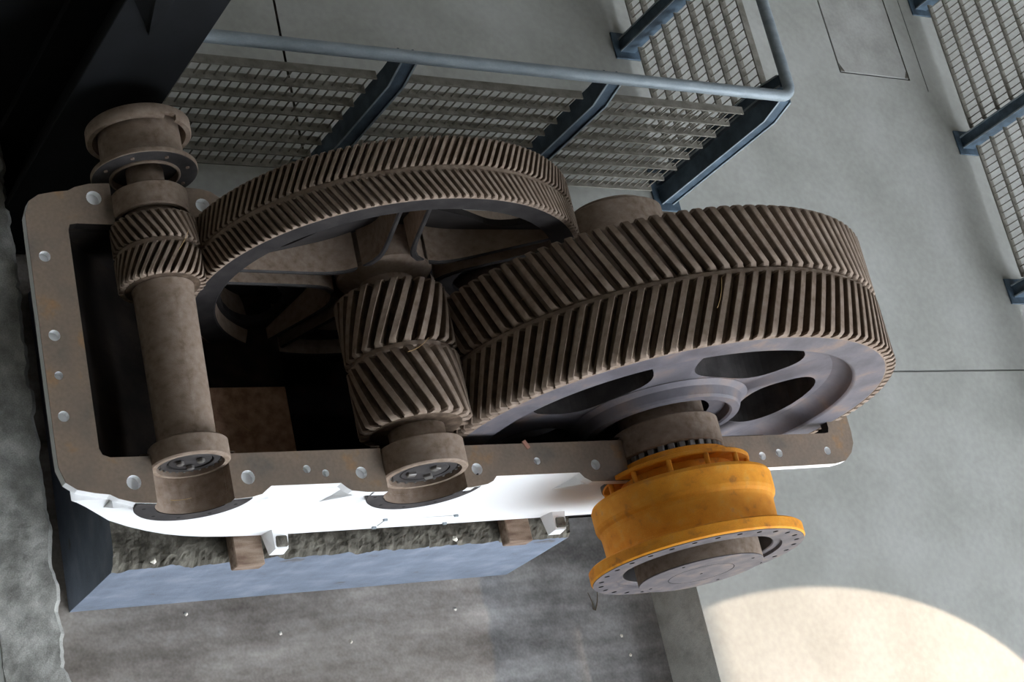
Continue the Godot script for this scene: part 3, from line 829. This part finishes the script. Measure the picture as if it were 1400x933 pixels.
# ---------------------------------------------------------------- setting
func hall() -> void:
	var x0 := -6.0
	var x1 := 16.0
	var z0 := -12.0
	var z1 := 7.0
	var top := 10.0
	# floor slab with the pit, the expansion joints and the opening for the hatch cut into it
	var g := 0.010
	var cut := [[box_mesh(Vector3(1.635, -2, -2.92), Vector3(4.615, 2, 6.0)), M.pit_wall],
		[box_mesh(Vector3(1.635, -2, -3.6), Vector3(2.20, 2, -2.90)), M.pit_wall],
		[box_mesh(Vector3(3.135 - g * 0.6, FY - 0.02, z0 + 0.5), Vector3(3.135 + g * 0.6, 2, -3.0)), M.rough],
		[box_mesh(Vector3(4.9, FY - 0.006, -2.30 - g * 0.5), Vector3(x1 - 0.5, 2, -2.30 + g * 0.5)), M.joint],
		[box_mesh(Vector3(7.14 - g * 0.3, FY - 0.006, z0 + 0.5), Vector3(7.14 + g * 0.3, 2, -4.0)), M.joint],
		[box_mesh(Vector3(6.497 - 0.009, FY - 0.05, -4.93), Vector3(7.012 + 0.009, 2, -4.068 + 0.009)), M.rough]]
	var fl := structure("floor", await carve(box_mesh(Vector3(x0, -0.35, z0), Vector3(x1, FY, z1)), M.floor, cut), null, "smooth grey concrete hall floor with thin joints", "floor")
	fl.material_override = null
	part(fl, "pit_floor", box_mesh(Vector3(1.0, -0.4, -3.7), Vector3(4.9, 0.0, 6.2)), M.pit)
	# the floor of the pit lies inside the slab's cut; ledge on its left
	structure("wall_left_pit", ledge_mesh(), M.ledge, "rough grey concrete ledge with a broken edge along the left side", "wall")
	var hatch := thing("floor_hatch", "rectangular concrete hatch cover let into the walkway floor, top right", "hatch", Vector3(6.7545, FY, -4.499))
	part(hatch, "cover", box_mesh(Vector3(-0.2575, -0.04, -0.431), Vector3(0.2575, 0.001, 0.431), 0.002), M.hatch)
	for s in [-1.0, 1.0]:
		var cr := begin()
		var cx: float = s * 0.2575
		tri(cr, Vector3(cx, 0.0016, 0.43), Vector3(cx, 0.0016, 0.375), Vector3(cx - s * 0.03, 0.0016, 0.43)) if s > 0.0 else tri(cr, Vector3(cx, 0.0016, 0.43), Vector3(cx + 0.03, 0.0016, 0.43), Vector3(cx, 0.0016, 0.375))
		part(hatch, "corner_lift", done(cr), M.rough)
	# shell of the hall
	structure("wall_back", box_mesh(Vector3(x0, -0.3, z0 - 0.3), Vector3(x1, top, z0)), M.hall, "plain rear wall of the hall", "wall")
	structure("wall_left", box_mesh(Vector3(x0 - 0.3, -0.3, z0 - 0.3), Vector3(x0, top, z1 + 0.3)), M.hall, "plain left wall of the hall", "wall")
	var side := structure("wall_right", await carve(box_mesh(Vector3(x1, -0.3, z0 - 0.3), Vector3(x1 + 0.3, top, z1 + 0.3)), M.hall, [[box_mesh(Vector3(x1 - 1, 0.8, 1.5), Vector3(x1 + 1, 6.0, 5.5)), M.hall]]), null, "right wall of the hall with a wide window", "wall")
	side.material_override = null
	var sb := begin()
	for k in 6:
		var bz := lerpf(1.5, 5.5, k / 5.0)
		box(sb, Vector3(x1 + 0.1, 0.8, bz - 0.03), Vector3(x1 + 0.18, 6.0, bz + 0.03))
	structure("window_4", done(sb), M.post, "upright bars of the wide window in the right wall", "window")
	var roof := structure("ceiling", await carve(box_mesh(Vector3(x0 - 0.3, top, z0 - 0.3), Vector3(x1 + 0.3, top + 0.3, z1 + 0.3)), M.hall, [[box_mesh(Vector3(8.5, top - 1, -5.0), Vector3(11.0, top + 1, 0.0)), M.hall]]), null, "plain ceiling of the hall with a long opening added for top light", "ceiling")  # roof opening added to brighten the upward faces
	roof.material_override = null
	var bars := begin()
	for k in 8:
		var bx := lerpf(8.5, 11.0, k / 7.0)
		box(bars, Vector3(bx - 0.03, top + 0.1, -5.0), Vector3(bx + 0.03, top + 0.2, 0.0))
	structure("window_5", done(bars), M.post, "bars across the added roof opening above the walkway", "window")
	var wins := []
	var wx := [[3.6, 5.4], [6.0, 10.2], [10.8, 15.4]]
	for w in wx: wins.append([box_mesh(Vector3(w[0], 0.5, z1 - 1), Vector3(w[1], 8.4, z1 + 1)), M.hall])
	var front := structure("wall_front", await carve(box_mesh(Vector3(x0, -0.3, z1), Vector3(x1, top, z1 + 0.3)), M.hall, wins), null, "window wall behind the viewer", "wall")
	front.material_override = null
	var i := 1
	for w in wx:
		var st := begin()
		for k in 5:
			var x := lerpf(w[0], w[1], k / 4.0)
			box(st, Vector3(x - 0.03, 0.5, z1 + 0.1), Vector3(x + 0.03, 8.4, z1 + 0.18))
		for k in 6:
			var y := lerpf(0.5, 8.4, k / 5.0)
			box(st, Vector3(w[0], y - 0.03, z1 + 0.1), Vector3(w[1], y + 0.03, z1 + 0.18))
		structure("window_%d" % i, done(st), M.post, "tall steel window in the wall behind the viewer, number %s from the left" % ["one", "two", "three"][i - 1], "window")
		i += 1

func ledge_mesh() -> ArrayMesh:
	var st := begin()
	var f := FastNoiseLite.new()
	f.seed = 4; f.frequency = 2.2; f.fractal_octaves = 5
	var rows := []
	var n := 260
	for i in n + 1:
		var z := lerpf(-3.6, 1.5, float(i) / n)
		var e := 1.857 + f.get_noise_1d(z * 3.0) * 0.018 + f.get_noise_1d(z * 14.0 + 11.0) * 0.008
		var dy := f.get_noise_1d(z * 5.0 + 40.0) * 0.010
		var l := 1.632 + f.get_noise_1d(z * 3.0 + 90.0) * 0.010
		rows.append([Vector3(l, -0.3, z), Vector3(l, FY - 0.008, z), Vector3(l + 0.008, FY + 0.002, z), Vector3(e - 0.018 + dy * 0.6, FY + 0.003, z), Vector3(e, FY - 0.016 + dy, z), Vector3(e + 0.004, FY - 0.07, z), Vector3(e - 0.004, -0.3, z)])
	for i in n:
		for k in 6:
			st.set_smooth_group(-1 if k in [3, 4] else k + 1)
			quad(st, rows[i][k], rows[i + 1][k], rows[i + 1][k + 1], rows[i][k + 1])
	return done(st)

func steelwork() -> void:
	var t := thing("steel_column", "dark blue steel column with a bracket at the upper left, beside the flanged drum", "column", Vector3(1.99, FY, -3.06))
	var o := Vector3(1.99, FY, -3.06)
	part(t, "column_flange", box_mesh(Vector3(1.838, 0.0, -3.03), Vector3(2.165, 9.6, -3.00), 0.003), M.column).position = -o
	part(t, "column_web", box_mesh(Vector3(1.985, 0.0, -3.30), Vector3(2.0, 9.6, -3.03)), M.column).position = -o
	part(t, "column_flange", box_mesh(Vector3(1.838, 0.0, -3.33), Vector3(2.12, 9.6, -3.30), 0.003), M.column).position = -o
	part(t, "base_plate", box_mesh(Vector3(1.80, 0.0, -3.38), Vector3(2.17, 0.02, -2.97), 0.003), M.column).position = -o
	var st := begin()
	hexa(st, [Vector3(1.955, 1.60, -3.0), Vector3(1.965, 1.58, -2.985), Vector3(1.965, 1.58, -3.0), Vector3(1.955, 1.60, -3.0), Vector3(1.72, 1.98, -3.0), Vector3(1.84, 1.98, -2.88), Vector3(1.91, 1.98, -2.88), Vector3(1.91, 1.98, -3.0)])
	part(t, "bracket", done(st), M.column).position = -o
	var b := thing("steel_beam", "black horizontal steel beam and plate joining the dark column at the left edge", "beam", Vector3(0.6, FY, -3.15))
	var p := Vector3(0.6, FY, -3.15)
	part(b, "beam", box_mesh(Vector3(-4.0, 1.02, -3.55), Vector3(1.99, 1.36, -3.38), 0.003), M.column).position = -p
	part(b, "wide_plate", box_mesh(Vector3(-4.0, FY, -3.52), Vector3(1.64, 1.02, -3.42), 0.003), M.column).position = -p
	part(b, "plate", box_mesh(Vector3(1.64, 0.0, -3.52), Vector3(1.99, 1.02, -3.42), 0.003), M.column).position = -p

func plinth() -> void:
	var t := thing("concrete_plinth", "rough concrete plinth with a blue painted front, under the white housing", "plinth")
	var f := FastNoiseLite.new()
	f.seed = 9; f.frequency = 1.6; f.fractal_octaves = 5
	var st := begin()
	var top := begin()
	var n := 170
	var cols := []
	for i in n + 1:
		var x := lerpf(1.99, 3.885, float(i) / n)
		var e := 0.512 + f.get_noise_1d(x * 4.0) * 0.045 + f.get_noise_1d(x * 17.0 + 5.0) * 0.014
		if i == 0: e = 0.49
		var c := []
		c.append(Vector3(x, 0, -1.516))
		c.append(Vector3(x, e * 0.5, -1.516 + f.get_noise_2d(x * 6.0, 3.0) * 0.004))
		c.append(Vector3(x, e, -1.518 + f.get_noise_2d(x * 8.0, 9.0) * 0.004))
		for q in 6:
			var fq := (q + 1) / 7.0
			var nz := f.get_noise_2d(x * 16.0, 40.0 + fq * 4.0)
			c.append(Vector3(x, lerpf(e + 0.004, 0.543, sqrt(fq)) + nz * 0.011 * (1.0 - fq), lerpf(-1.520, -1.60, fq) + f.get_noise_2d(x * 14.0 + 9.0, fq * 5.0) * 0.008))
		c.append(Vector3(x, 0.543, -1.65))
		c.append(Vector3(x, 0.543, -1.695))
		cols.append(c)
	for i in n:
		for k in cols[0].size() - 1:
			var s: SurfaceTool = st if k < 2 else top
			s.set_smooth_group(1 if k < 2 else -1)
			quad(s, cols[i][k], cols[i + 1][k], cols[i + 1][k + 1], cols[i][k + 1])
	part(t, "painted_front", done(st), M.blue)
	for side in [n]:
		for k in cols[0].size() - 1:
			var a: Vector3 = cols[side][k]
			var b: Vector3 = cols[side][k + 1]
			var a2 := Vector3(a.x, 0, a.z)
			var b2 := Vector3(b.x, 0, b.z)
			if side == 0: quad(top, b2, a2, a, b)
			else: quad(top, a2, b2, b, a)
	part(t, "concrete_body", done(top), M.rough)
	var sd := begin()
	for k in cols[0].size() - 1:
		var a: Vector3 = cols[0][k]
		var b: Vector3 = cols[0][k + 1]
		quad(sd, Vector3(b.x, 0, b.z), Vector3(a.x, 0, a.z), a, b)
	quad(sd, Vector3(1.99, 0, -2.80), Vector3(1.99, 0, -1.695), Vector3(1.99, 0.543, -1.695), Vector3(1.99, 0.543, -2.80))
	part(t, "painted_side", done(sd), M.blue)
	part(t, "side_block", box_mesh(Vector3(1.992, 0, -2.80), Vector3(2.11, 0.543, -1.69)), M.rough)
	part(t, "rear_block", box_mesh(Vector3(2.11, 0, -2.80), Vector3(3.88, 0.54, -2.60)), M.rough)
	for b in [["brown wooden block wedged under the left foot of the housing", 2.405, 2.515, -1.478], ["brown wooden block wedged under the housing, near the yellow coupling", 3.545, 3.655, -1.492]]:
		var x0: float = b[1]
		var x1: float = b[2]
		var zf: float = b[3]
		tag(part(self, "wooden_block", box_mesh(Vector3(x0, 0.540, zf - 0.20), Vector3(x1, 0.599, zf), 0.004), M.wood), b[0], "block")

# ---------------------------------------------------------------- litter
func strand(called: String, label: String, category: String, at: Vector3, dir: Vector3, length: float, bend: Vector3, r: float, mat: Material, group := "") -> void:
	var pts := []
	for i in 7:
		var f := i / 6.0
		pts.append(dir.normalized() * length * (f - 0.5) + bend * (1.0 - pow(2.0 * f - 1.0, 2.0)))
	var o := part(self, called, tube_mesh(pts, r, 5, r * 0.5), mat)
	o.position = at
	tag(o, label, category, group)

func litter() -> void:
	strand("straw", "pale straw lying across the top of the short thick pinion", "straw", Vector3(2.858, AX + 0.206, -2.00), Vector3(0.9, 0.1, -0.5), 0.10, Vector3(0.0, 0.005, 0.01), 0.0014, M.straw)
	strand("straw", "pale straw sticking up from the small pinion of the long shaft", "straw", Vector3(2.085, AX + 0.160, -2.385), Vector3(0.25, 0.6, -0.5), 0.09, Vector3(0.004, 0, 0), 0.0014, M.straw)
	strand("straw", "thin straw stuck in the teeth where the big wheel meets the thick pinion", "straw", Vector3(3.195, AX + 0.40, -2.10), Vector3(0.4, 0.6, -0.3), 0.07, Vector3(0.01, 0, 0.004), 0.0013, M.straw)
	strand("straw", "pale straw in a tooth gap of the largest wheel, front row left of its top", "straw", Vector3(3.66, AX + 0.855, -1.91), Vector3(0.3, 0.2, -0.9), 0.11, Vector3(0.008, 0.0, 0), 0.0014, M.straw)
	strand("straw", "thin pale straw lying in the left bearing seat", "straw", Vector3(2.055, AX - 0.126, -1.60), Vector3(1, 0.08, 0), 0.085, Vector3(0, 0.004, 0.006), 0.0013, M.straw)
	for k in 3:
		var p := Vector3(2.30 + 0.07 * k, 0.753, -1.80 - 0.06 * (k % 3) - 0.02 * k)
		strand("straw", ["curled pale straw on the inner brown shelf, the one nearest the slender shaft", "curled pale straw in the middle of the inner brown shelf", "curled pale straw on the inner brown shelf, the one nearest its black right edge"][k], "straw", p, Vector3(cos(k * 1.3), 0, sin(k * 2.1)), 0.09 + 0.02 * (k % 2), Vector3(0.01, 0, 0.02), 0.0012, M.straw, "straws on the inner shelf")
	strand("twig", "dark dry twig below the yellow coupling, the right one of two, upright", "twig", Vector3(4.300, 0.018, -1.362), Vector3(0.12, 0.35, -0.9), 0.085, Vector3(0.006, 0, 0), 0.0035, M.twig, "twigs below the yellow coupling")
	strand("twig", "dark dry twig below the yellow coupling, the left one of two, leaning left", "twig", Vector3(4.272, 0.018, -1.362), Vector3(-0.40, 0.35, -0.8), 0.085, Vector3(0.004, 0, 0), 0.003, M.twig, "twigs below the yellow coupling")
	var o := part(self, "wood_chip", box_mesh(Vector3(-0.008, 0, -0.017), Vector3(0.008, 0.006, 0.017), 0.001), M.pink)
	o.position = Vector3(3.340, 1.152, -1.695); o.rotation.y = 0.5
	tag(o, "pinkish wood chip lying on the housing flange between the thick pinion and the yellow coupling", "wood chip")
	var spots := [[3.602, 0, -1.390], [2.434, 0, -1.470], [2.805, 0, -1.36], [4.402, 0, -1.20], [4.425, 0, -1.113], [3.10, 0, -1.30]]
	var st := begin()
	var pr := [Vector3(0.008, 0, 0.004), Vector3(0.002, 0, 0.009), Vector3(-0.008, 0, 0.003), Vector3(-0.004, 0, -0.007), Vector3(0.006, 0, -0.006)]
	for i in 5:
		var a: Vector3 = pr[i]
		var b: Vector3 = pr[(i + 1) % 5]
		tri(st, b, a, Vector3(0.001, 0.007, 0.0))
	var chip := done(st)
	for i in spots.size():
		var c := part(self, "paint_chip", chip, M.chip)
		c.position = Vector3(spots[i][0], spots[i][1] + 0.001, spots[i][2])
		c.rotation.y = i * 1.1
		tag(c, ["white flake on the brown pit floor in front of the right wooden block", "white flake on the brown pit floor nearest the blue plinth, far left", "white flake on the brown pit floor below the left wooden block", "white flake on the brown pit floor right of the twigs, the farther of two", "white flake on the brown pit floor right of the twigs, the nearer of two", "white flake in the middle of the brown pit floor, near the picture edge"][i], "flake", "white flakes on the pit floor")
	for s in [[3.333, 0.553, -1.535, "white crumb on the chipped plinth edge below the name plate"], [2.124, 0.545, -1.535, "white crumb on the plinth edge at its left end"]]:
		var c := part(self, "paint_chip", chip, M.chip)
		c.position = Vector3(s[0], s[1], s[2]); c.scale = Vector3.ONE * 1.5
		tag(c, s[3], "flake")

func spot_lamp() -> void:
	var target := Vector3(5.30, FY, -0.26)
	var dir := Vector3(cos(deg_to_rad(39.5)), sin(deg_to_rad(39.5)), 0.0)
	var at := target + dir * 10.0
	var t := thing("spot_lamp", "profile spotlight hung at the right, throwing the round patch on the floor", "lamp", at)
	var b := Basis.looking_at(-dir, Vector3.UP)
	var body := part(t, "lamp_body", lathe_mesh([Vector2(0, 0.36), Vector2(0.10, 0.36), Vector2(0.13, 0.30), Vector2(0.13, 0.06), Vector2(0.10, 0.06)].map(func(v): return Vector2(v.x, v.y)), 24), M.black)
	body.transform = Transform3D(b, Vector3.ZERO)
	var lm := StandardMaterial3D.new()
	lm.albedo_color = Color(1, 0.95, 0.85); lm.emission_enabled = true; lm.emission = Color(1, 0.93, 0.84); lm.emission_energy_multiplier = 2.0
	var lens := part(t, "lens", ring(0, 0.09, 0.05, 0.06, 24, 0.002), lm)
	lens.transform = Transform3D(b, Vector3.ZERO)
	# unseen plate added in the beam: cuts the patch off at the edge of the pit
	var edge := at.lerp(Vector3(4.635, FY, -0.3), 1.6 / 10.6) - at
	part(t, "added_beam_blocker", box_mesh(edge + Vector3(-0.002, 0.0, -0.3), edge + Vector3(0.002, 0.35, 0.3)), M.black)
	var s := SpotLight3D.new()
	s.name = "spot_beam"
	s.light_color = Color(1.0, 0.90, 0.80)
	s.light_energy = 235.0
	s.light_size = 0.01
	s.spot_range = 30.0
	s.spot_angle = 5.75
	s.spot_angle_attenuation = 0.05
	s.spot_attenuation = 2.0
	s.shadow_enabled = true
	t.add_child(s)
	s.transform = Transform3D(b, Vector3.ZERO)

# ---------------------------------------------------------------- all
func _ready() -> void:
	rng.seed = 1
	var cam := Camera3D.new()
	cam.name = "camera"
	add_child(cam)
	cam.keep_aspect = Camera3D.KEEP_HEIGHT
	cam.fov = 22.71
	cam.near = 0.05
	cam.far = 100.0
	var rx := Vector3(0.84208163, 0.49552564, 0.21296213)
	var ry := -Vector3(0.00149, -0.39698532, 0.91782375)
	var rz := -Vector3(0.53934803, -0.77256521, -0.33503238)
	cam.transform = Transform3D(Basis(rx, ry, rz), Vector3(0, 6, 0))
	cam.current = true

	var we := WorldEnvironment.new()
	we.name = "world_environment"
	var env := Environment.new()
	env.background_mode = Environment.BG_SKY
	var sky := Sky.new()
	var sm := ProceduralSkyMaterial.new()
	sm.sky_top_color = Color(0.85, 0.88, 0.92)
	sm.sky_horizon_color = Color(0.94, 0.97, 1.0)
	sm.sky_curve = 0.3
	sm.ground_bottom_color = Color(0.30, 0.30, 0.29)
	sm.ground_horizon_color = Color(0.50, 0.50, 0.49)
	sm.sky_energy_multiplier = 1.0
	sky.sky_material = sm
	env.sky = sky
	env.background_energy_multiplier = 14.5
	env.tonemap_mode = Environment.TONE_MAPPER_LINEAR
	env.tonemap_exposure = 1.0
	env.sdfgi_enabled = true
	env.ssao_enabled = true
	env.ssil_enabled = true
	we.environment = env
	add_child(we)

	make_materials()
	await hall()
	spot_lamp()
	plinth()
	steelwork()
	await gear_housing()
	await gear_wheel_large()
	await gear_wheel_small()
	pinion_long()
	pinion_short()
	bearings()
	await output_shaft()
	await yellow_coupling()
	await input_coupling()
	railings()
	litter()
